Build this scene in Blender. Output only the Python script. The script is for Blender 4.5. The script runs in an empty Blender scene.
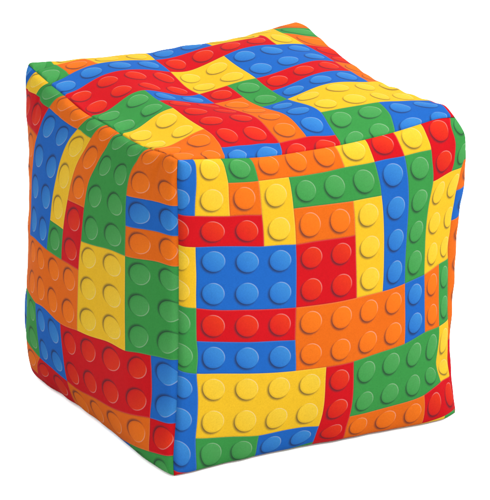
import bpy, math
import numpy as np
from mathutils import Matrix, Vector

SIZE = 0.42            # metres along one edge of the bean bag cube
LIFT = 0.006           # so that the bulging underside just touches the ground

# ------------------------------------------------------------------ camera, world, lamps, exposure
scene = bpy.context.scene
cx, cy, cz, yaw, pitch, roll = [-3.88259,-7.33267,3.84063,1.05874,0.35729,0.00177]
fwd = Vector((math.cos(pitch)*math.cos(yaw), math.cos(pitch)*math.sin(yaw), -math.sin(pitch)))
rgt = fwd.cross(Vector((0, 0, 1))).normalized(); upv = rgt.cross(fwd)
r2 = rgt*math.cos(roll)+upv*math.sin(roll); u2 = upv*math.cos(roll)-rgt*math.sin(roll)
cam_data = bpy.data.cameras.new('camera'); cam = bpy.data.objects.new('camera', cam_data)
scene.collection.objects.link(cam); scene.camera = cam
m = Matrix((r2, u2, -fwd)).transposed().to_4x4(); m.translation = Vector((cx, cy, cz+LIFT))*SIZE
cam.matrix_world = m
cam_data.sensor_fit = 'VERTICAL'; cam_data.sensor_height = 24.0
cam_data.lens = 3000.0/500.0*24.0
cam_data.clip_start = 0.05; cam_data.clip_end = 400

world = bpy.data.worlds.new('World'); scene.world = world; world.use_nodes = True
world.node_tree.nodes['Background'].inputs['Color'].default_value = (1, 1, 1, 1)
world.node_tree.nodes['Background'].inputs['Strength'].default_value = 3.5

def softbox(name, loc, target, size, power):
    ld = bpy.data.lights.new(name, 'AREA'); ld.shape = 'SQUARE'; ld.size = size; ld.energy = power
    o = bpy.data.objects.new(name, ld); scene.collection.objects.link(o)
    o.location = loc; o.rotation_euler = (Vector(target)-Vector(loc)).to_track_quat('-Z', 'Y').to_euler()
softbox('key_softbox', (1.3, -2.2, 2.9), (0.2, 0.2, 0.2), 1.6, 470)
softbox('overhead_softbox', (0.2, 0.9, 3.2), (0.2, 0.2, 0.2), 2.2, 160)

scene.view_settings.view_transform = 'Standard'; scene.view_settings.look = 'None'
scene.view_settings.exposure = 0.0; scene.view_settings.gamma = 1.0

# ------------------------------------------------------------------ measured cloth: seams, relief of the top, printed grid
SEAM = {k: np.array(v) for k, v in {
'AD':[[0.0046,0.9974,1.0471],[0.0021,0.9346,1.0419],[-0.0008,0.8718,1.0364],[-0.0035,0.8091,1.031],[-0.0053,0.7462,1.0269],[-0.0074,0.6833,1.0223],[-0.0102,0.6206,1.0169],[-0.0118,0.5577,1.013],[-0.0108,0.4947,1.0125],[-0.0088,0.4317,1.0133],[-0.008,0.3688,1.0126],[-0.0081,0.3058,1.0106],[-0.0067,0.2427,1.0106],[-0.0037,0.1798,1.0127],[0.0015,0.1172,1.0177],[0.0077,0.0548,1.024],[0.0097,-0.0077,1.0249]],
'DC':[[0.0097,-0.0077,1.0249],[0.0701,-0.0093,1.0175],[0.1304,-0.0111,1.0098],[0.1907,-0.013,1.0019],[0.2509,-0.0149,0.994],[0.3115,-0.0158,0.9888],[0.3723,-0.0156,0.9862],[0.4331,-0.015,0.9851],[0.4939,-0.0144,0.9837],[0.5547,-0.0135,0.983],[0.6155,-0.0119,0.9842],[0.6762,-0.0099,0.9867],[0.7369,-0.0076,0.9898],[0.7974,-0.0047,0.9947],[0.8579,-0.0013,1.0006],[0.9184,0.0016,1.0055],[0.9783,0.0008,1.0006]],
'AB':[[0.0046,0.9974,1.0471],[0.0666,0.9969,1.0434],[0.1285,0.9956,1.0373],[0.1904,0.9942,1.0311],[0.2524,0.9931,1.0257],[0.3143,0.9918,1.0212],[0.376,0.9899,1.0147],[0.4379,0.9893,1.0125],[0.4999,0.9899,1.0135],[0.562,0.9898,1.0126],[0.624,0.9892,1.01],[0.686,0.9894,1.0098],[0.7479,0.991,1.014],[0.8097,0.9933,1.0215],[0.8714,0.9958,1.0297],[0.9331,0.9982,1.0376],[0.9949,1.0002,1.0444]],
'BC':[[0.9949,1.0002,1.0444],[0.9982,0.9379,1.0466],[0.9943,0.8755,1.0382],[0.9896,0.8132,1.0284],[0.9855,0.7507,1.0196],[0.9817,0.6882,1.0127],[0.9781,0.6256,1.0062],[0.9752,0.5629,1.0007],[0.9725,0.5001,0.9956],[0.9716,0.4372,0.993],[0.9733,0.3742,0.9942],[0.976,0.3113,0.997],[0.9789,0.2484,1.0001],[0.9818,0.1856,1.0049],[0.9849,0.1227,1.0098],[0.9871,0.0601,1.0135],[0.9783,0.0008,1.0006]],
'DV':[[0.0097,-0.0077,1.0249],[0.0079,-0.0045,0.9611],[0.01,-0.0035,0.897],[0.0116,-0.0022,0.8329],[0.0129,-0.0008,0.7688],[0.0142,0.0007,0.7047],[0.015,0.0024,0.6405],[0.0154,0.0043,0.5764],[0.0158,0.0063,0.5123],[0.016,0.0083,0.4482],[0.0154,0.0108,0.3841],[0.0146,0.0134,0.32],[0.0134,0.0161,0.2559],[0.0113,0.0194,0.1919],[0.008,0.0234,0.1279],[0.0055,0.0269,0.0639],[0.0077,0.0278,-0.0]],
'CV':[[0.9783,0.0008,1.0006],[1.005,-0.0148,0.9466],[1.0058,-0.0132,0.8847],[0.9961,-0.0046,0.8224],[0.9873,0.0033,0.7598],[0.9804,0.0099,0.6968],[0.9752,0.0154,0.6336],[0.9734,0.0188,0.5701],[0.9747,0.0201,0.5065],[0.9766,0.0211,0.4428],[0.9795,0.0214,0.3792],[0.982,0.022,0.3156],[0.9833,0.0233,0.2519],[0.9878,0.0226,0.1885],[0.9952,0.02,0.1253],[1.0047,0.016,0.0625],[1.016,0.0109,0.0]],
'AV':[[0.0046,0.9974,1.0471],[0.0055,0.9947,0.9816],[0.007,0.9917,0.9161],[0.0081,0.9889,0.8506],[0.0093,0.9861,0.7851],[0.0083,0.9843,0.7196],[0.0061,0.9831,0.654],[0.0036,0.982,0.5885],[0.0001,0.9814,0.523],[-0.0035,0.9808,0.4576],[-0.0069,0.9802,0.3921],[-0.0103,0.9795,0.3266],[-0.0138,0.9789,0.2611],[-0.0174,0.9783,0.1956],[-0.0202,0.9773,0.1301],[-0.0188,0.9744,0.0648],[-0.0109,0.9685,0.0]],
'LB':[[-0.0109,0.9685,0.0],[-0.0156,0.9098,0.0],[-0.0154,0.851,-0.0],[-0.0116,0.7922,-0.0],[-0.0055,0.7336,-0.0],[-0.002,0.6749,-0.0],[0.0005,0.616,-0.0],[0.0022,0.5571,-0.0],[0.0026,0.4982,-0.0],[0.0028,0.4393,0.0],[0.0015,0.3804,-0.0],[-0.0006,0.3215,-0.0],[-0.0029,0.2626,-0.0],[-0.0046,0.2037,0.0],[-0.0034,0.1449,0.0],[-0.0005,0.086,-0.0],[0.0077,0.0278,0.0]],
'RB':[[0.0077,0.0278,0.0],[0.0711,0.0318,0.0],[0.1345,0.034,0.0],[0.198,0.0356,0.0],[0.2615,0.0363,0.0],[0.325,0.0359,0.0],[0.3885,0.0346,0.0],[0.4518,0.0317,0.0],[0.5149,0.0244,0.0],[0.5779,0.0171,0.0],[0.6413,0.0138,-0.0],[0.7047,0.011,-0.0],[0.7678,0.0043,-0.0],[0.8309,-0.0023,-0.0],[0.8942,-0.0077,-0.0],[0.9571,-0.009,-0.0],[1.016,0.0109,-0.0]],
'BV':[[0.9949,1.0002,1.0444],[0.9951,0.9998,0.9791],[0.9952,0.9995,0.9139],[0.9954,0.9991,0.8486],[0.9956,0.9987,0.7833],[0.9957,0.9984,0.718],[0.9959,0.998,0.6528],[0.9961,0.9976,0.5875],[0.9962,0.9972,0.5222],[0.9964,0.9969,0.4569],[0.9966,0.9965,0.3917],[0.9967,0.9961,0.3264],[0.9969,0.9958,0.2611],[0.9971,0.9954,0.1958],[0.9972,0.995,0.1306],[0.9974,0.9947,0.0653],[0.9976,0.9943,0.0]],
'XB':[[-0.0109,0.9685,0.0],[0.0521,0.9701,0.0],[0.1151,0.9717,0.0],[0.1782,0.9733,0.0],[0.2412,0.975,0.0],[0.3042,0.9766,0.0],[0.3673,0.9782,0.0],[0.4303,0.9798,0.0],[0.4933,0.9814,0.0],[0.5564,0.983,0.0],[0.6194,0.9846,0.0],[0.6824,0.9862,0.0],[0.7455,0.9878,0.0],[0.8085,0.9895,0.0],[0.8715,0.9911,0.0],[0.9345,0.9927,0.0],[0.9976,0.9943,0.0]],
'YB':[[0.9976,0.9943,0.0],[0.9987,0.9328,0.0],[0.9999,0.8714,0.0],[1.001,0.8099,0.0],[1.0022,0.7484,0.0],[1.0033,0.687,0.0],[1.0045,0.6255,0.0],[1.0056,0.564,0.0],[1.0068,0.5026,0.0],[1.0079,0.4411,0.0],[1.0091,0.3796,0.0],[1.0102,0.3182,0.0],[1.0114,0.2567,0.0],[1.0125,0.1952,0.0],[1.0137,0.1338,0.0],[1.0148,0.0723,0.0],[1.016,0.0109,0.0]]}.items()}
# (s, t, column, row): where the printed grid of studs lies on each sewn panel
PRINT = {k: np.array(v) for k, v in {
'R':[[0.143,0.003,2.0,0.15],[0.243,0.002,3.0,0.15],[0.051,0.0,1.0,0.15],[0.093,0.027,1.5,0.5],[0.092,0.118,1.5,1.5],[0.042,0.165,1.0,2.0],[0.15,0.169,2.0,2.0],[0.15,0.067,2.0,1.0],[0.248,0.064,3.0,1.0],[0.256,0.171,3.0,2.0],[0.266,0.272,3.0,3.0],[0.378,0.282,4.0,3.0],[0.043,0.262,1.0,3.0],[0.362,0.163,4.0,2.0],[0.35,0.063,4.0,1.0],[0.646,0.064,7.0,1.0],[0.672,0.176,7.0,2.0],[0.57,0.172,6.0,2.0],[0.591,0.288,6.0,3.0],[0.611,0.501,6.0,5.0],[0.71,0.502,7.0,5.0],[0.39,0.493,4.0,5.0],[0.045,0.453,1.0,5.0],[0.048,0.56,1.0,6.0],[0.39,0.603,4.0,6.0],[0.052,0.667,1.0,7.0],[0.398,0.71,4.0,7.0],[0.503,0.714,5.0,7.0],[0.601,0.713,6.0,7.0],[0.792,0.695,8.0,7.0],[0.795,0.495,8.0,5.0],[0.873,0.486,9.0,5.0],[0.937,0.469,10.0,5.0],[0.933,0.673,10.0,7.0],[0.871,0.674,9.0,7.0],[0.94,0.864,10.0,9.0],[0.919,0.792,10.0,8.0],[0.865,0.889,9.0,9.0],[0.594,0.908,6.0,9.0],[0.576,0.986,6.0,10.0],[0.85,0.988,9.0,10.0],[0.488,0.925,5.0,9.0],[0.473,0.977,5.0,10.0],[0.061,0.881,1.0,9.0],[0.282,0.916,3.0,9.0],[0.274,1.0,3.0,10.0],[0.07,1.0,1.0,10.0],[0.013,0.029,0.5,0.5],[0.805,0.116,8.5,1.5],[0.824,0.228,8.5,2.5],[0.829,0.333,8.5,3.5],[0.833,0.431,8.5,4.5],[0.709,0.115,7.5,1.5],[0.736,0.23,7.5,2.5],[0.752,0.34,7.5,3.5],[0.758,0.448,7.5,4.5],[0.632,0.228,6.5,2.5],[0.651,0.338,6.5,3.5],[0.663,0.448,6.5,4.5],[0.869,0.181,9.0,2.0],[0.903,0.228,9.5,2.5],[0.96,0.221,10.5,2.5],[0.906,0.324,9.5,3.5],[0.971,0.326,10.5,3.5],[0.912,0.427,9.5,4.5],[0.962,0.42,10.5,4.5],[0.907,0.526,9.5,5.5],[0.904,0.625,9.5,6.5],[0.963,0.519,10.5,5.5],[0.962,0.615,10.5,6.5],[0.653,0.759,6.5,7.5],[0.744,0.751,7.5,7.5],[0.831,0.742,8.5,7.5],[0.903,0.73,9.5,7.5],[0.826,0.844,8.5,8.5],[0.895,0.823,9.5,8.5],[0.648,0.865,6.5,8.5],[0.738,0.855,7.5,8.5],[0.624,0.95,6.5,9.5],[0.724,0.946,7.5,9.5],[0.824,0.943,8.5,9.5],[0.903,0.932,9.5,9.5],[0.97,0.916,10.5,9.5],[1.0,0.975,11.0,10.0],[0.939,0.978,10.0,10.0],[0.296,0.02,3.5,0.5],[0.391,0.022,4.5,0.5],[0.492,0.022,5.5,0.5],[0.544,0.062,6.0,1.0],[0.598,0.02,6.5,0.5],[0.659,0.0,7.0,0.2],[0.649,0.064,7.0,1.0],[0.696,0.02,7.5,0.5],[0.764,0.001,8.0,0.2],[0.753,0.068,8.0,1.0],[0.807,0.026,8.5,0.5],[0.868,0.002,9.0,0.2],[0.852,0.075,9.0,1.0],[0.909,0.029,9.5,0.5],[0.899,0.123,9.5,1.5],[0.98,0.0,10.0,0.1],[0.948,0.08,10.0,1.0],[0.944,0.168,10.0,2.0],[0.986,0.02,10.5,0.5],[0.098,0.307,1.5,3.5],[0.21,0.317,2.5,3.5],[0.326,0.324,3.5,3.5],[0.096,0.411,1.5,4.5],[0.211,0.418,2.5,4.5],[0.332,0.434,3.5,4.5],[0.425,0.224,4.5,2.5],[0.44,0.335,4.5,3.5],[0.446,0.442,4.5,4.5],[0.1,0.514,1.5,5.5],[0.214,0.526,2.5,5.5],[0.334,0.538,3.5,5.5],[0.095,0.215,1.5,2.5],[0.208,0.217,2.5,2.5],[0.303,0.112,3.5,1.5],[0.318,0.221,3.5,2.5],[0.198,0.114,2.5,1.5],[0.11,0.724,1.5,7.5],[0.225,0.74,2.5,7.5],[0.342,0.758,3.5,7.5],[0.45,0.766,4.5,7.5],[0.116,0.834,1.5,8.5],[0.229,0.852,2.5,8.5],[0.34,0.865,3.5,8.5],[0.448,0.866,4.5,8.5],[0.106,0.618,1.5,6.5],[0.219,0.634,2.5,6.5],[0.339,0.65,3.5,6.5],[0.119,0.943,1.5,9.5],[0.226,0.955,2.5,9.5],[0.327,0.958,3.5,9.5],[0.428,0.954,4.5,9.5],[0.013,0.603,0.5,6.5],[0.013,0.707,0.5,7.5],[0.012,0.811,0.5,8.5],[0.016,0.918,0.5,9.5]],
'L':[[0.842,0.1,8.5,2.5],[0.975,0.099,9.5,2.5],[0.877,0.014,8.5,1.5],[0.972,0.019,9.5,1.5],[0.774,0.156,8.0,3.0],[0.998,0.14,9.9,3.0],[0.98,0.188,9.5,3.5],[0.979,0.277,9.5,4.5],[0.841,0.195,8.5,3.5],[0.852,0.287,8.5,4.5],[0.778,0.249,8.0,4.0],[0.999,0.233,9.9,4.0],[0.777,0.345,8.0,5.0],[0.999,0.328,9.9,5.0],[0.859,0.382,8.5,5.5],[0.981,0.37,9.5,5.5],[0.858,0.482,8.5,6.5],[0.98,0.471,9.5,6.5],[0.858,0.581,8.5,7.5],[0.98,0.568,9.5,7.5],[0.786,0.649,8.0,8.0],[0.912,0.629,9.0,8.0],[1.0,0.623,9.9,8.0],[0.976,0.672,9.5,8.5],[0.977,0.776,9.5,9.5],[0.919,0.83,9.0,10.0],[1.0,0.828,9.9,10.0],[0.973,0.88,9.5,10.5],[0.907,0.946,9.0,11.0],[0.999,0.934,9.9,11.0],[0.842,0.9,8.5,10.5],[0.681,0.931,7.5,10.5],[0.545,0.942,6.5,10.5],[0.425,0.955,5.5,10.5],[0.351,0.905,5.0,10.0],[0.848,0.686,8.5,8.5],[0.692,0.71,7.5,8.5],[0.527,0.739,6.5,8.5],[0.397,0.76,5.5,8.5],[0.845,0.793,8.5,9.5],[0.674,0.827,7.5,9.5],[0.528,0.846,6.5,9.5],[0.398,0.863,5.5,9.5],[0.337,0.712,5.0,8.0],[0.454,0.695,6.0,8.0],[0.693,0.402,7.5,5.5],[0.536,0.428,6.5,5.5],[0.695,0.502,7.5,6.5],[0.531,0.532,6.5,6.5],[0.695,0.601,7.5,7.5],[0.53,0.636,6.5,7.5],[0.495,0.386,6.0,5.0],[0.469,0.488,6.0,6.0],[0.335,0.502,5.0,6.0],[0.226,0.507,4.0,6.0],[0.07,0.514,2.0,6.0],[0.519,0.27,6.0,4.0],[0.397,0.284,5.0,4.0],[0.449,0.329,5.5,4.5],[0.414,0.44,5.5,5.5],[0.248,0.403,4.0,5.0],[0.355,0.395,5.0,5.0],[0.277,0.456,4.5,5.5],[0.194,0.452,3.5,5.5],[0.115,0.447,2.5,5.5],[0.215,0.337,3.5,4.5],[0.122,0.34,2.5,4.5],[0.257,0.232,3.5,3.5],[0.162,0.228,2.5,3.5],[0.342,0.099,3.5,2.5],[0.246,0.106,2.5,2.5],[0.238,0.049,2.0,2.0],[0.446,0.045,4.0,2.0],[0.159,0.163,2.0,3.0],[0.326,0.011,2.5,1.5],[0.424,0.008,3.5,1.5],[0.522,0.012,4.5,1.5],[0.209,0.014,1.5,1.5],[0.104,0.013,0.5,1.5],[0.127,0.046,1.0,2.0],[0.151,0.098,1.5,2.5],[0.443,0.1,4.5,2.5],[0.36,0.221,4.5,3.5],[0.311,0.339,4.5,4.5],[0.539,0.047,5.0,2.0],[0.483,0.218,5.5,3.5],[0.552,0.103,5.5,2.5],[0.608,0.017,5.5,1.5],[0.641,0.101,6.5,2.5],[0.584,0.216,6.5,3.5],[0.732,0.102,7.5,2.5],[0.794,0.012,7.5,1.5],[0.696,0.015,6.5,1.5],[0.712,0.2,7.5,3.5],[0.702,0.302,7.5,4.5],[0.56,0.329,6.5,4.5],[0.805,0.051,8.0,2.0],[0.838,0.003,8.0,1.2],[0.552,0.169,6.0,3.0],[0.398,0.544,5.5,6.5],[0.283,0.554,4.5,6.5],[0.178,0.554,3.5,6.5],[0.109,0.555,2.5,6.5],[0.394,0.652,5.5,7.5],[0.279,0.655,4.5,7.5],[0.191,0.644,3.5,7.5],[0.142,0.711,3.0,8.0],[0.166,0.889,3.0,10.0],[0.194,0.75,3.5,8.5],[0.285,0.758,4.5,8.5],[0.203,0.851,3.5,9.5],[0.298,0.856,4.5,9.5],[0.104,0.749,2.5,8.5],[0.169,0.926,3.5,10.5],[0.078,0.92,2.5,10.5]],
'T':[[0.252,0.682,3.5,7.5],[0.252,0.773,3.5,8.5],[0.248,0.871,3.5,9.5],[0.358,0.77,4.5,8.5],[0.335,0.874,4.5,9.5],[0.442,0.602,5.5,6.5],[0.451,0.693,5.5,7.5],[0.45,0.782,5.5,8.5],[0.444,0.875,5.5,9.5],[0.448,0.5,5.5,5.5],[0.336,0.512,4.5,5.5],[0.542,0.5,6.5,5.5],[0.547,0.601,6.5,6.5],[0.388,0.556,5.0,6.0],[0.494,0.552,6.0,6.0],[0.493,0.451,6.0,5.0],[0.391,0.455,5.0,5.0],[0.547,0.698,6.5,7.5],[0.552,0.782,6.5,8.5],[0.538,0.873,6.5,9.5],[0.5,0.656,6.0,7.0],[0.596,0.651,7.0,7.0],[0.21,0.432,3.0,5.0],[0.153,0.495,2.5,5.5],[0.153,0.583,2.5,6.5],[0.042,0.615,1.5,6.5],[0.042,0.514,1.5,5.5],[0.201,0.629,3.0,7.0],[0.146,0.686,2.5,7.5],[0.146,0.784,2.5,8.5],[0.046,0.718,1.5,7.5],[0.031,0.822,1.5,8.5],[0.2,0.817,3.0,9.0],[0.15,0.867,2.5,9.5],[0.124,0.975,2.5,10.5],[0.032,0.975,1.5,10.5],[0.184,0.935,3.0,10.0],[0.203,0.991,3.5,10.5],[0.311,0.987,4.5,10.5],[0.384,0.937,5.0,10.0],[0.409,0.992,5.5,10.5],[0.515,0.993,6.5,10.5],[0.577,0.947,7.0,10.0],[0.482,0.932,6.0,10.0],[0.643,0.881,7.5,9.5],[0.747,0.882,8.5,9.5],[0.628,0.982,7.5,10.5],[0.717,0.978,8.5,10.5],[0.604,0.828,7.0,9.0],[0.814,0.833,9.0,9.0],[0.856,0.894,9.5,9.5],[0.941,0.901,10.5,9.5],[0.834,0.992,9.5,10.5],[0.943,0.994,10.5,10.5],[0.647,0.688,7.5,7.5],[0.763,0.683,8.5,7.5],[0.871,0.682,9.5,7.5],[1.0,0.635,10.5,7.5],[0.653,0.781,7.5,8.5],[0.755,0.788,8.5,8.5],[0.861,0.773,9.5,8.5],[0.931,0.795,10.5,8.5],[0.646,0.608,7.5,6.5],[0.756,0.594,8.5,6.5],[0.871,0.573,9.5,6.5],[0.922,0.621,10.0,7.0],[0.597,0.557,7.0,6.0],[0.645,0.51,7.5,5.5],[0.753,0.496,8.5,5.5],[0.862,0.474,9.5,5.5],[0.596,0.457,7.0,5.0],[0.916,0.419,10.0,5.0],[0.637,0.3,7.5,3.5],[0.74,0.299,8.5,3.5],[0.848,0.296,9.5,3.5],[0.642,0.408,7.5,4.5],[0.747,0.403,8.5,4.5],[0.866,0.374,9.5,4.5],[0.584,0.254,7.0,3.0],[0.895,0.244,10.0,3.0],[0.784,0.253,9.0,3.0],[0.428,0.322,5.5,3.5],[0.53,0.309,6.5,3.5],[0.434,0.403,5.5,4.5],[0.538,0.398,6.5,4.5],[0.382,0.266,5.0,3.0],[0.337,0.316,4.5,3.5],[0.24,0.305,3.5,3.5],[0.147,0.295,2.5,3.5],[0.042,0.322,1.5,3.5],[0.329,0.421,4.5,4.5],[0.245,0.4,3.5,4.5],[0.147,0.386,2.5,4.5],[0.054,0.42,1.5,4.5],[0.138,0.19,2.5,2.5],[0.031,0.228,1.5,2.5],[0.238,0.192,3.5,2.5],[0.334,0.206,4.5,2.5],[0.379,0.159,5.0,2.0],[0.081,0.15,2.0,2.0],[0.188,0.132,3.0,2.0],[0.131,0.088,2.5,1.5],[0.025,0.123,1.5,1.5],[0.428,0.213,5.5,2.5],[0.532,0.205,6.5,2.5],[0.644,0.187,7.5,2.5],[0.74,0.181,8.5,2.5],[0.784,0.104,9.0,2.0],[0.834,0.192,9.5,2.5],[0.931,0.104,10.5,1.5],[0.949,0.208,10.5,2.5],[0.971,0.059,10.5,0.6],[0.764,0.122,8.5,1.8],[0.339,0.128,4.5,1.7],[0.982,0.937,11.0,9.6],[0.979,0.985,11.0,10.3]]}.items()}
# (s, t, height): the sagging relief of the top panel
RELIEF = np.array([[0.245,0.698,0.051],[0.245,0.792,0.05],[0.245,0.887,0.028],[0.343,0.792,0.052],[0.343,0.887,0.024],[0.441,0.604,0.025],[0.441,0.698,0.033],[0.441,0.792,0.039],[0.441,0.887,0.021],[0.441,0.509,0.034],[0.343,0.509,0.025],[0.539,0.509,0.045],[0.539,0.604,0.035],[0.392,0.557,0.024],[0.49,0.557,0.033],[0.49,0.462,0.04],[0.392,0.462,0.025],[0.539,0.698,0.036],[0.539,0.792,0.043],[0.539,0.887,0.022],[0.49,0.651,0.028],[0.588,0.651,0.041],[0.196,0.462,0.056],[0.147,0.509,0.039],[0.147,0.604,0.036],[0.049,0.604,-0.009],[0.049,0.509,-0.005],[0.196,0.651,0.048],[0.147,0.698,0.026],[0.147,0.792,0.02],[0.049,0.698,-0.012],[0.049,0.792,-0.016],[0.196,0.84,0.036],[0.147,0.887,0.016],[0.196,0.934,0.001],[0.392,0.934,-0.002],[0.588,0.934,-0.011],[0.49,0.934,-0.0],[0.637,0.887,0.017],[0.735,0.887,0.016],[0.588,0.84,0.038],[0.784,0.84,0.026],[0.833,0.887,0.006],[0.931,0.887,-0.005],[0.637,0.698,0.053],[0.735,0.698,0.058],[0.833,0.698,0.035],[0.931,0.698,0.006],[0.637,0.792,0.048],[0.735,0.792,0.04],[0.833,0.792,0.026],[0.931,0.792,-0.0],[0.637,0.604,0.047],[0.735,0.604,0.063],[0.833,0.604,0.05],[0.882,0.651,0.028],[0.588,0.557,0.043],[0.637,0.509,0.052],[0.735,0.509,0.071],[0.833,0.509,0.061],[0.588,0.462,0.052],[0.882,0.462,0.046],[0.637,0.321,0.069],[0.735,0.321,0.07],[0.833,0.321,0.049],[0.637,0.415,0.062],[0.735,0.415,0.07],[0.833,0.415,0.06],[0.588,0.274,0.059],[0.882,0.274,0.033],[0.784,0.274,0.058],[0.441,0.321,0.019],[0.539,0.321,0.04],[0.441,0.415,0.026],[0.539,0.415,0.048],[0.392,0.274,0.033],[0.343,0.321,0.034],[0.245,0.321,0.049],[0.147,0.321,0.039],[0.049,0.321,-0.003],[0.343,0.415,0.023],[0.245,0.415,0.049],[0.147,0.415,0.044],[0.049,0.415,0.0],[0.147,0.226,0.034],[0.049,0.226,-0.006],[0.245,0.226,0.051],[0.343,0.226,0.044],[0.392,0.179,0.039],[0.098,0.179,0.014],[0.196,0.179,0.042],[0.147,0.132,0.024],[0.049,0.132,-0.002],[0.441,0.226,0.035],[0.539,0.226,0.049],[0.637,0.226,0.07],[0.735,0.226,0.068],[0.784,0.179,0.054],[0.833,0.226,0.047],[0.931,0.132,0.016],[0.931,0.226,0.016],[0.931,0.047,0.005],[0.735,0.16,0.057],[0.343,0.151,0.038]])

def tps_fit(X, Y, lam):
    n = len(X); d2 = ((X[:, None]-X[None])**2).sum(-1); K = .5*d2*np.log(d2+1e-12)
    P = np.c_[np.ones(n), X]; A = np.zeros((n+3, n+3)); A[:n, :n] = K+lam*np.eye(n); A[:n, n:] = P; A[n:, :n] = P.T
    return X, np.linalg.solve(A, np.r_[Y, np.zeros((3,)+Y.shape[1:])])
def tps(mod, Q):
    X, W = mod; d2 = ((Q[:, None]-X[None])**2).sum(-1); K = .5*d2*np.log(d2+1e-12)
    return K@W[:len(X)]+np.c_[np.ones(len(Q)), Q]@W[len(X):]
def sample(E, x):
    n = len(E)-1; f = np.clip(x, 0, 1)*n; i = np.clip(f.astype(int), 0, n-1); g = (f-i)[:, None]
    a = E[np.clip(i-1, 0, n)]; b = E[i]; c = E[i+1]; d = E[np.clip(i+2, 0, n)]
    return b+.5*g*(c-a+g*(2*a-5*b+4*c-d+g*(3*(b-c)+d-a)))
def coons(top, bot, left, right, s, t):
    S = s[:, None]; T = t[:, None]
    return ((1-T)*sample(top, s)+T*sample(bot, s)+(1-S)*sample(left, t)+S*sample(right, t)
            - ((1-S)*(1-T)*top[0]+S*(1-T)*top[-1]+(1-S)*T*bot[0]+S*T*bot[-1]))
def rise(x, w): return 1-np.exp(-x/w)
def pillow(s, t, w): return rise(s, w)*rise(1-s, w)*rise(t, w)*rise(1-t, w)

def wrinkles(s, t, seed):
    """low soft folds all over and short puckers that run in from the seams"""
    rng = np.random.RandomState(seed); z = np.zeros_like(s)
    for _ in range(26):
        k = rng.uniform(4, 26); a = rng.uniform(0, 2*math.pi)
        z += np.sin(k*(s*math.cos(a)+t*math.sin(a))+rng.uniform(0, 6.28))*0.010/k**1.05
    p = np.zeros_like(s)
    for dist, along in ((s, t), (1-s, t), (t, s), (1-t, s)):
        q = np.zeros_like(s)
        for _ in range(7):
            k = rng.uniform(25, 80); q += np.sin(k*along+rng.uniform(0, 6.28)+rng.uniform(-6, 6)*dist)
        p += q*np.exp(-dist/.045)*(1-np.exp(-dist/.008))*0.0010
    return z*pillow(s, t, .05)+p

# ------------------------------------------------------------------ materials
def srgb(r, g, b): return tuple(((c/255+.055)/1.055)**2.4 if c > 10 else c/255/12.92 for c in (r, g, b))
INK_SCALE = 0.158
INK = {k: tuple(c*INK_SCALE for c in srgb(*v)) for k, v in {
    'r': (217, 22, 32), 'o': (240, 112, 26), 'y': (249, 198, 42), 'g': (62, 155, 74), 'b': (34, 106, 198)}.items()}
# the brighter ink of the stud tops as an affine map of the ground ink: three weights and an offset per channel
STUD = [[1.0201, -0.217, -0.0899, 0.1172], [0.0004, 1.0754, 0.1527, 0.0333], [-0.0171, 0.0555, 1.1879, 0.0078]]

class Graph:
    def __init__(s, tree): s.t = tree; s.n = tree.nodes; s.l = tree.links
    def put(s, v, sock):
        if hasattr(v, 'links') or isinstance(v, bpy.types.NodeSocket): s.l.new(v, sock)
        else: sock.default_value = v
    def m(s, op, a, b=0.0, c=0.0, clamp=False):
        x = s.n.new('ShaderNodeMath'); x.operation = op; x.use_clamp = clamp
        for i, v in enumerate((a, b, c)): s.put(v, x.inputs[i])
        return x.outputs[0]
    def step(s, v, lo, hi):          # smooth 0..1 between lo and hi
        x = s.n.new('ShaderNodeMapRange'); x.interpolation_type = 'SMOOTHSTEP'
        flip = lo > hi
        s.put(v, x.inputs['Value']); x.inputs['From Min'].default_value = min(lo, hi); x.inputs['From Max'].default_value = max(lo, hi)
        x.inputs['To Min'].default_value = 1.0 if flip else 0.0; x.inputs['To Max'].default_value = 0.0 if flip else 1.0
        return x.outputs['Result']
    def mix(s, f, a, b):
        x = s.n.new('ShaderNodeMix'); x.data_type = 'RGBA'; s.put(f, x.inputs[0]); s.put(a, x.inputs[6]); s.put(b, x.inputs[7])
        return x.outputs[2]

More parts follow.
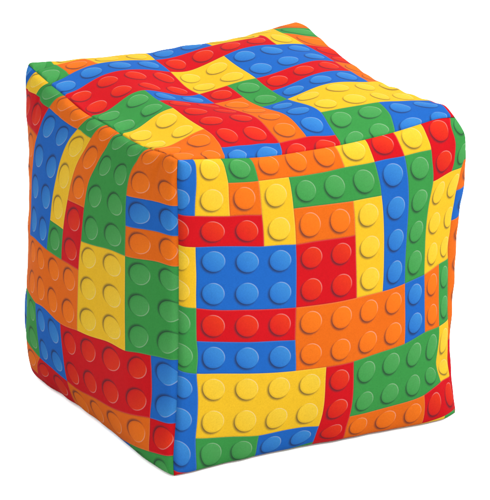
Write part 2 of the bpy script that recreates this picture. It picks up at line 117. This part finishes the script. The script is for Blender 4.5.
def brick_print(name, bricks, cols, rows, turn):
    """cloth printed with toy bricks: one constant ramp per row of the print gives each cell its ink (rgb)
    and which of its four sides are brick borders (alpha, as sixteenths)"""
    owner = [[-1]*cols for _ in range(rows)]; ink = [['g']*cols for _ in range(rows)]
    for i, (c, r, w, h, k) in enumerate(bricks):
        for y in range(r, min(r+h, rows)):
            for x in range(c, min(c+w, cols)): owner[y][x] = i; ink[y][x] = k
    own = lambda y, x: owner[y][x] if 0 <= y < rows and 0 <= x < cols else -9
    mat = bpy.data.materials.new(name); mat.use_nodes = True; g = Graph(mat.node_tree)
    bsdf = g.n['Principled BSDF']
    uv = g.n.new('ShaderNodeUVMap'); uv.uv_map = 'print'
    # the ink wanders a hair on the cloth
    sep = g.n.new('ShaderNodeSeparateXYZ'); g.l.new(uv.outputs[0], sep.inputs[0]); U, V = sep.outputs[0], sep.outputs[1]
    fu = g.m('FRACT', U); fv = g.m('FRACT', V)
    col = g.m('MINIMUM', g.m('MAXIMUM', g.m('FLOOR', U), 0.0), cols-1.0); row = g.m('MINIMUM', g.m('MAXIMUM', g.m('FLOOR', V), 0.0), rows-1.0)
    pos = g.m('DIVIDE', g.m('ADD', col, .5), float(cols))
    acc = None; bits = None
    for y in range(rows):
        rp = g.n.new('ShaderNodeValToRGB'); cr = rp.color_ramp; cr.interpolation = 'CONSTANT'
        for x in range(cols):
            b = (own(y, x) != own(y, x-1))+2*(own(y, x) != own(y, x+1))+4*(own(y, x) != own(y-1, x))+8*(own(y, x) != own(y+1, x))
            e = cr.elements[0] if x == 0 else (cr.elements[1] if x == 1 else cr.elements.new(x/cols))
            e.position = x/cols; e.color = (*INK[ink[y][x]], b/15.0)
        g.l.new(pos, rp.inputs[0])
        on = g.m('COMPARE', row, float(y), .3)
        vm = g.n.new('ShaderNodeVectorMath'); vm.operation = 'MULTIPLY_ADD'
        g.l.new(rp.outputs['Color'], vm.inputs[0]); g.l.new(on, vm.inputs[1])
        if acc is None: vm.inputs[2].default_value = (0, 0, 0)
        else: g.l.new(acc, vm.inputs[2])
        acc = vm.outputs[0]; bits = g.m('MULTIPLY_ADD', rp.outputs['Alpha'], on, 0.0 if bits is None else bits)
    n = g.m('ROUND', g.m('MULTIPLY', bits, 15.0))
    bit = [g.m('MODULO', g.m('FLOOR', g.m('DIVIDE', n, float(2**k))), 2.0) for k in range(4)]
    dist = [fu, g.m('SUBTRACT', 1.0, fu), fv, g.m('SUBTRACT', 1.0, fv)]
    line = [g.m('MULTIPLY', bit[k], g.step(dist[k], .045, .015)) for k in range(4)]
    # printed shadow side / bright side of the studs: turn = unit vector towards the printed shadow
    tx, ty = turn
    lit = {0: -tx, 1: tx, 2: -ty, 3: ty}        # how much each border faces the printed shadow (+) or light (-)
    dark = light = None
    for k in range(4):
        sgn = lit[k]*(1 if k in (1, 3) else 1)
        if sgn > 0: dark = line[k] if dark is None else g.m('MAXIMUM', dark, line[k])
        else: light = line[k] if light is None else g.m('MAXIMUM', light, line[k])
    px = g.m('SUBTRACT', fu, .5); py = g.m('SUBTRACT', fv, .5)
    d = g.m('SQRT', g.m('ADD', g.m('MULTIPLY', px, px), g.m('MULTIPLY', py, py)))
    R = .328
    disc = g.step(d, R+.012, R-.012)
    face = g.m('DIVIDE', g.m('ADD', g.m('MULTIPLY', px, tx), g.m('MULTIPLY', py, ty)), g.m('MAXIMUM', d, .001))   # 1 on the shadow side
    ox = g.m('SUBTRACT', px, .062*tx); oy = g.m('SUBTRACT', py, .062*ty)
    do = g.m('SQRT', g.m('ADD', g.m('MULTIPLY', ox, ox), g.m('MULTIPLY', oy, oy)))
    soft = g.m('MULTIPLY', g.step(do, R+.065, R-.04), g.m('SUBTRACT', 1.0, disc))
    soft = g.m('MULTIPLY', soft, g.step(face, -.75, .35))
    ring = g.m('MULTIPLY', g.step(g.m('ABSOLUTE', g.m('SUBTRACT', d, R-.004)), .022, .004), g.step(face, -.2, -.9))
    edge = g.m('MULTIPLY', g.step(g.m('ABSOLUTE', g.m('SUBTRACT', d, R-.02)), .035, .0), g.step(face, .1, .8))
    grad = g.m('SUBTRACT', .5, g.m('MULTIPLY', g.m('ADD', g.m('MULTIPLY', px, tx), g.m('MULTIPLY', py, ty)), 1.15))     # 0..1 across the disc
    # inks
    paper = tuple(INK_SCALE*c for c in (1, .97, .9)); deep = (.004, .004, .006)
    base = acc
    def lighter(f, amount): return g.m('MULTIPLY', f, amount)
    c = g.mix(lighter(dark, .20), base, (*deep, 1))
    c = g.mix(lighter(light, .035), c, (*paper, 1))
    c = g.mix(lighter(soft, .74), c, (*deep, 1))
    cmb = g.n.new('ShaderNodeCombineXYZ')
    for ch in range(3):
        dp = g.n.new('ShaderNodeVectorMath'); dp.operation = 'DOT_PRODUCT'; g.l.new(base, dp.inputs[0]); dp.inputs[1].default_value = STUD[ch][:3]
        g.l.new(g.m('MAXIMUM', g.m('ADD', dp.outputs['Value'], STUD[ch][3]*INK_SCALE), .0005), cmb.inputs[ch])
    mx = g.n.new('ShaderNodeMix'); mx.data_type = 'RGBA'; g.l.new(g.m('MULTIPLY_ADD', grad, 1.05, .10, clamp=True), mx.inputs[0]); g.l.new(base, mx.inputs[6]); g.l.new(cmb.outputs[0], mx.inputs[7])
    top = mx.outputs[2]
    sat = g.n.new('ShaderNodeVectorMath'); sat.operation = 'SCALE'; g.l.new(top, sat.inputs[0]); sat.inputs[3].default_value = 1.02
    c = g.mix(disc, c, sat.outputs[0])
    c = g.mix(lighter(ring, .20), c, (*paper, 1))
    c = g.mix(lighter(edge, .16), c, (*deep, 1))
    # weave: tiny yarn-to-yarn differences in how much ink took
    tc = g.n.new('ShaderNodeTexCoord')
    nz = g.n.new('ShaderNodeTexNoise'); nz.inputs['Scale'].default_value = 620; nz.inputs['Detail'].default_value = 2; g.l.new(tc.outputs['Object'], nz.inputs['Vector'])
    nb = g.n.new('ShaderNodeTexNoise'); nb.inputs['Scale'].default_value = 90; nb.inputs['Detail'].default_value = 3; g.l.new(tc.outputs['Object'], nb.inputs['Vector'])
    v = g.m('ADD', g.m('MULTIPLY_ADD', nz.outputs['Fac'], .30, .85), g.m('MULTIPLY_ADD', nb.outputs['Fac'], .10, -.05))
    sc = g.n.new('ShaderNodeVectorMath'); sc.operation = 'SCALE'; g.l.new(c, sc.inputs[0]); g.l.new(v, sc.inputs[3])
    g.l.new(sc.outputs[0], bsdf.inputs['Base Color'])
    bsdf.inputs['Roughness'].default_value = .85; bsdf.inputs['Specular IOR Level'].default_value = .012
    bsdf.inputs['Sheen Weight'].default_value = .0; bsdf.inputs['Sheen Roughness'].default_value = .4
    bp = g.n.new('ShaderNodeBump'); bp.inputs['Strength'].default_value = .12; bp.inputs['Distance'].default_value = .0006
    g.l.new(nz.outputs['Fac'], bp.inputs['Height']); g.l.new(bp.outputs[0], bsdf.inputs['Normal'])
    return mat

LL = .7071
FRONT = [(0,0,1,2,'b'),(1,0,1,2,'y'),(2,0,1,1,'g'),(3,0,3,1,'o'),(6,0,1,1,'y'),(7,0,1,1,'r'),(8,0,1,1,'y'),(9,0,1,2,'r'),(10,0,2,2,'g'),
 (2,1,1,1,'o'),(3,1,1,2,'y'),(4,1,3,1,'g'),(7,1,1,4,'b'),(8,1,1,4,'g'),(0,2,3,1,'r'),(4,2,2,1,'o'),(6,2,1,3,'y'),(9,2,3,3,'y'),
 (0,3,1,2,'y'),(1,3,3,2,'b'),(4,3,2,2,'r'),(0,5,1,2,'g'),(1,5,3,1,'r'),(4,5,4,2,'o'),(8,5,1,2,'b'),(9,5,1,2,'o'),(10,5,2,2,'g'),
 (1,6,3,1,'b'),(0,7,1,3,'b'),(1,7,4,2,'y'),(5,7,1,3,'r'),(6,7,4,2,'g'),(10,7,2,2,'y'),(1,9,2,1,'g'),(3,9,2,1,'b'),(6,9,3,1,'o'),(9,9,3,1,'r'),
 (0,10,1,1,'r'),(1,10,4,1,'g'),(5,10,3,1,'r'),(8,10,1,1,'o'),(9,10,1,1,'y'),(10,10,2,1,'g')]
LEFT = [(0,0,1,2,'b'),(1,0,1,2,'y'),(2,0,1,2,'g'),(3,0,2,2,'o'),(5,0,1,2,'g'),(6,0,1,4,'o'),(7,0,2,5,'g'),(9,0,3,3,'o'),
 (0,2,3,1,'r'),(3,2,2,4,'b'),(5,2,1,3,'y'),(0,3,3,3,'o'),(9,3,3,1,'b'),(6,4,1,2,'r'),(9,4,3,1,'o'),(5,5,1,1,'g'),(7,5,2,3,'y'),(9,5,3,3,'g'),
 (0,6,3,2,'o'),(3,6,4,2,'o'),(0,8,4,2,'g'),(4,8,2,2,'b'),(6,8,4,2,'r'),(10,8,2,2,'b'),(0,10,4,1,'o'),(4,10,2,1,'r'),(6,10,4,1,'o'),(10,10,2,1,'r'),
 (0,11,6,2,'r'),(6,11,3,2,'b'),(9,11,3,2,'g')]
TOP = [(0,0,2,1,'g'),(2,0,3,1,'y'),(5,0,2,1,'b'),(7,0,3,1,'y'),(10,0,2,1,'o'),(0,1,2,1,'g'),(2,1,1,1,'o'),(3,1,2,1,'y'),(5,1,2,1,'b'),(7,1,2,1,'y'),(9,1,1,2,'y'),(10,1,2,1,'g'),
 (0,2,1,1,'g'),(1,2,4,1,'b'),(5,2,4,1,'r'),(10,2,2,1,'o'),(0,3,1,2,'r'),(1,3,4,2,'r'),(5,3,2,2,'y'),(7,3,3,2,'b'),(10,3,2,2,'r'),
 (0,5,1,2,'g'),(1,5,2,2,'g'),(3,5,2,1,'b'),(5,5,1,1,'r'),(6,5,1,2,'g'),(7,5,3,1,'r'),(10,5,1,2,'o'),(11,5,1,2,'r'),
 (3,6,2,4,'r'),(5,6,1,4,'o'),(7,6,3,1,'b'),(0,7,1,2,'y'),(1,7,2,2,'y'),(6,7,1,3,'b'),(7,7,4,2,'y'),(11,7,1,2,'y'),
 (0,9,3,2,'o'),(3,10,2,1,'b'),(5,10,2,1,'r'),(7,9,2,2,'g'),(9,9,2,2,'b'),(11,9,1,2,'r')]
BACK = [(0,0,2,2,'g'),(0,2,1,1,'o'),(0,3,1,1,'b'),(0,4,1,4,'o'),(0,8,2,3,'r'),(2,0,3,2,'y'),(5,0,2,2,'r'),(7,0,4,1,'b'),(7,1,4,1,'o'),
 (1,2,2,2,'y'),(3,2,4,2,'b'),(7,2,2,3,'g'),(9,2,2,2,'r'),(1,4,3,2,'g'),(4,4,3,2,'o'),(9,4,2,2,'y'),(7,5,2,2,'b'),(1,6,2,2,'b'),(3,6,4,2,'y'),(7,7,4,2,'g'),(9,6,2,1,'o'),
 (2,8,3,1,'g'),(5,8,2,2,'b'),(2,9,3,2,'o'),(7,9,2,2,'y'),(9,9,2,2,'r'),(5,10,2,1,'g')]
BACKLEFT = [(10,8,1,3,'b'),(8,8,2,3,'y')]+[(c, r, w, h, k) for c, r, w, h, k in BACK if not (c+w > 8 and r+h > 8)]

# ------------------------------------------------------------------ geometry
PANEL = {   # top, bottom, left, right seam as seen from outside, outward direction, (lip, lip width, belly, belly width)
 'R': ('DC', 'RB', 'DV', 'CV', (0,-1,0), (.006,.035,.045,.13)),
 'L': ('AD', 'LB', 'AV', 'DV', (-1,0,0), (.006,.035,.045,.13)),
 'T': ('AB', 'DC', 'AD', 'BC', (0,0,1), (.005,.035,.0,.13)),
 'K': ('-BC', '-YB', 'CV', 'BV', (1,0,0), (.012,.02,.06,.06)),
 'N': ('-AB', '-XB', 'BV', 'AV', (0,1,0), (.012,.015,.05,.1))}
def seam(k):
    return SEAM[k[1:]][::-1] if k[0] == '-' else SEAM[k]

relief = tps_fit(RELIEF[:, :2], RELIEF[:, 2:], 5e-3)
def cloth_points(k, s, t):
    if k == 'B':      # underside, its rear seam first: s runs from the left seams to the right, t towards the front
        P = coons(SEAM['XB'], SEAM['RB'], SEAM['LB'], SEAM['YB'], s, t)
        return P+np.array([0, 0, -1.])*(.004*pillow(s, t, .03))[:, None]
    a, b, c, d, n, (e, w, A, W) = PANEL[k]
    P = coons(seam(a), seam(b), seam(c), seam(d), s, t)
    lip = .009*pillow(s, t, .005) if k == 'T' else .015*pillow(s, t, .008)
    off = e*pillow(s, t, w)+lip+A*pillow(s, t, W)
    if k == 'K': q = np.clip((t-.04)/.22, 0, 1); z = np.clip((t-.45)/.45, 0, 1); off = off*(.12+.88*q*q*(3-2*q))*(1-.5*z*z*(3-2*z))
    if k == 'T': off = off+tps(relief, np.c_[s, t])[:, 0]*pillow(s, t, .07)
    if k == 'N': off = off+.075*np.exp(-((t-.82)/.13)**2)*rise(1-s, .016)*rise(s, .3)
    if k in 'TL':     # creases where the cloth is gathered at the seam between the top and the left side
        run, dist = (t, s) if k == 'T' else (s, t)
        for c0, depth, reach, slant in ((.055, .011, .05, -.25), (.165, .012, .05, -.3), (.30, .005, .04, .1), (.47, .005, .05, -.2), (.64, .011, .06, -.3), (.80, .006, .05, .2), (.93, .010, .06, -.2)):
            off = off-(depth*1.9 if k == 'T' else depth*1.1)*np.exp(-((run-c0-slant*dist)/.011)**2)*np.exp(-dist/reach)*rise(dist, .006)
    if k == 'R': off = off-.012*np.exp(-((s-.955)/.03)**2-((t-.83)/.05)**2)
    off = off+wrinkles(s, t, {'R': 3, 'L': 8, 'T': 5, 'K': 11, 'N': 13}[k])
    return P+np.array(n, float)*off[:, None]

def panel(name, k, mat, parent, n=210):
    x = np.linspace(0, 1, n); x = x-np.sin(2*math.pi*x)/(2*math.pi)*.88
    S, T = np.meshgrid(x, x); s = S.ravel(); t = T.ravel()
    P = cloth_points(k, s, t); P[:, 2] += LIFT; P *= SIZE
    if k in PRINT:
        d = PRINT[k]; uv = tps(tps_fit(d[:, :2], d[:, 2:], 4e-4), np.c_[s, t])
        if k == 'L': uv[:, 0] += 1
    else: uv = np.c_[s*10.4, t*10+.5]
    i = np.arange(n*n).reshape(n, n)
    F = np.stack([i[:-1, :-1], i[1:, :-1], i[1:, 1:], i[:-1, 1:]], -1).reshape(-1, 4)
    me = bpy.data.meshes.new(name); me.from_pydata(P.tolist(), [], F.tolist())
    lay = me.uv_layers.new(name='print'); li = np.zeros(len(me.loops), int); me.loops.foreach_get('vertex_index', li)
    lay.data.foreach_set('uv', uv[li].astype(np.float32).ravel())
    me.polygons.foreach_set('use_smooth', [True]*len(me.polygons)); me.materials.append(mat); me.update()
    o = bpy.data.objects.new(name, me); scene.collection.objects.link(o); o.parent = parent
    return o

bag = bpy.data.objects.new('bean_bag', None); scene.collection.objects.link(bag); bag.empty_display_size = .1
bag['label'] = 'cube-shaped fabric bean bag printed with multicoloured toy bricks, standing on white ground'
bag['category'] = 'bean bag'
panel('top_panel', 'T', brick_print('printed_cloth_top', TOP, 12, 11, (-LL, LL)), bag)
panel('side_panel', 'R', brick_print('printed_cloth_front', FRONT, 12, 11, (-LL, LL)), bag)
panel('side_panel', 'L', brick_print('printed_cloth_left', LEFT, 12, 13, (-LL, -LL)), bag)
mb = brick_print('printed_cloth_back', BACK, 11, 11, (-LL, LL))
panel('side_panel', 'K', mb, bag, 110)
panel('side_panel', 'N', brick_print('printed_cloth_rear', BACKLEFT, 11, 11, (-LL, LL)), bag, 110)
panel('base_panel', 'B', mb, bag, 70)

# ------------------------------------------------------------------ the white surface it stands on
gm = bpy.data.materials.new('white_studio_floor'); gm.use_nodes = True; g = Graph(gm.node_tree); b = g.n['Principled BSDF']
tc = g.n.new('ShaderNodeTexCoord'); nz = g.n.new('ShaderNodeTexNoise'); nz.inputs['Scale'].default_value = 3; g.l.new(tc.outputs['Object'], nz.inputs['Vector'])
g.l.new(g.mix(nz.outputs['Fac'], (.90, .90, .90, 1), (.92, .92, .92, 1)), b.inputs['Base Color'])
b.inputs['Roughness'].default_value = .9; b.inputs['Specular IOR Level'].default_value = .1
me = bpy.data.meshes.new('ground'); s = 60.0
me.from_pydata([(-s, -s, 0), (s, -s, 0), (s, s, 0), (-s, s, 0)], [], [(0, 1, 2, 3)]); me.materials.append(gm)
go = bpy.data.objects.new('ground', me); scene.collection.objects.link(go); go['kind'] = 'structure'
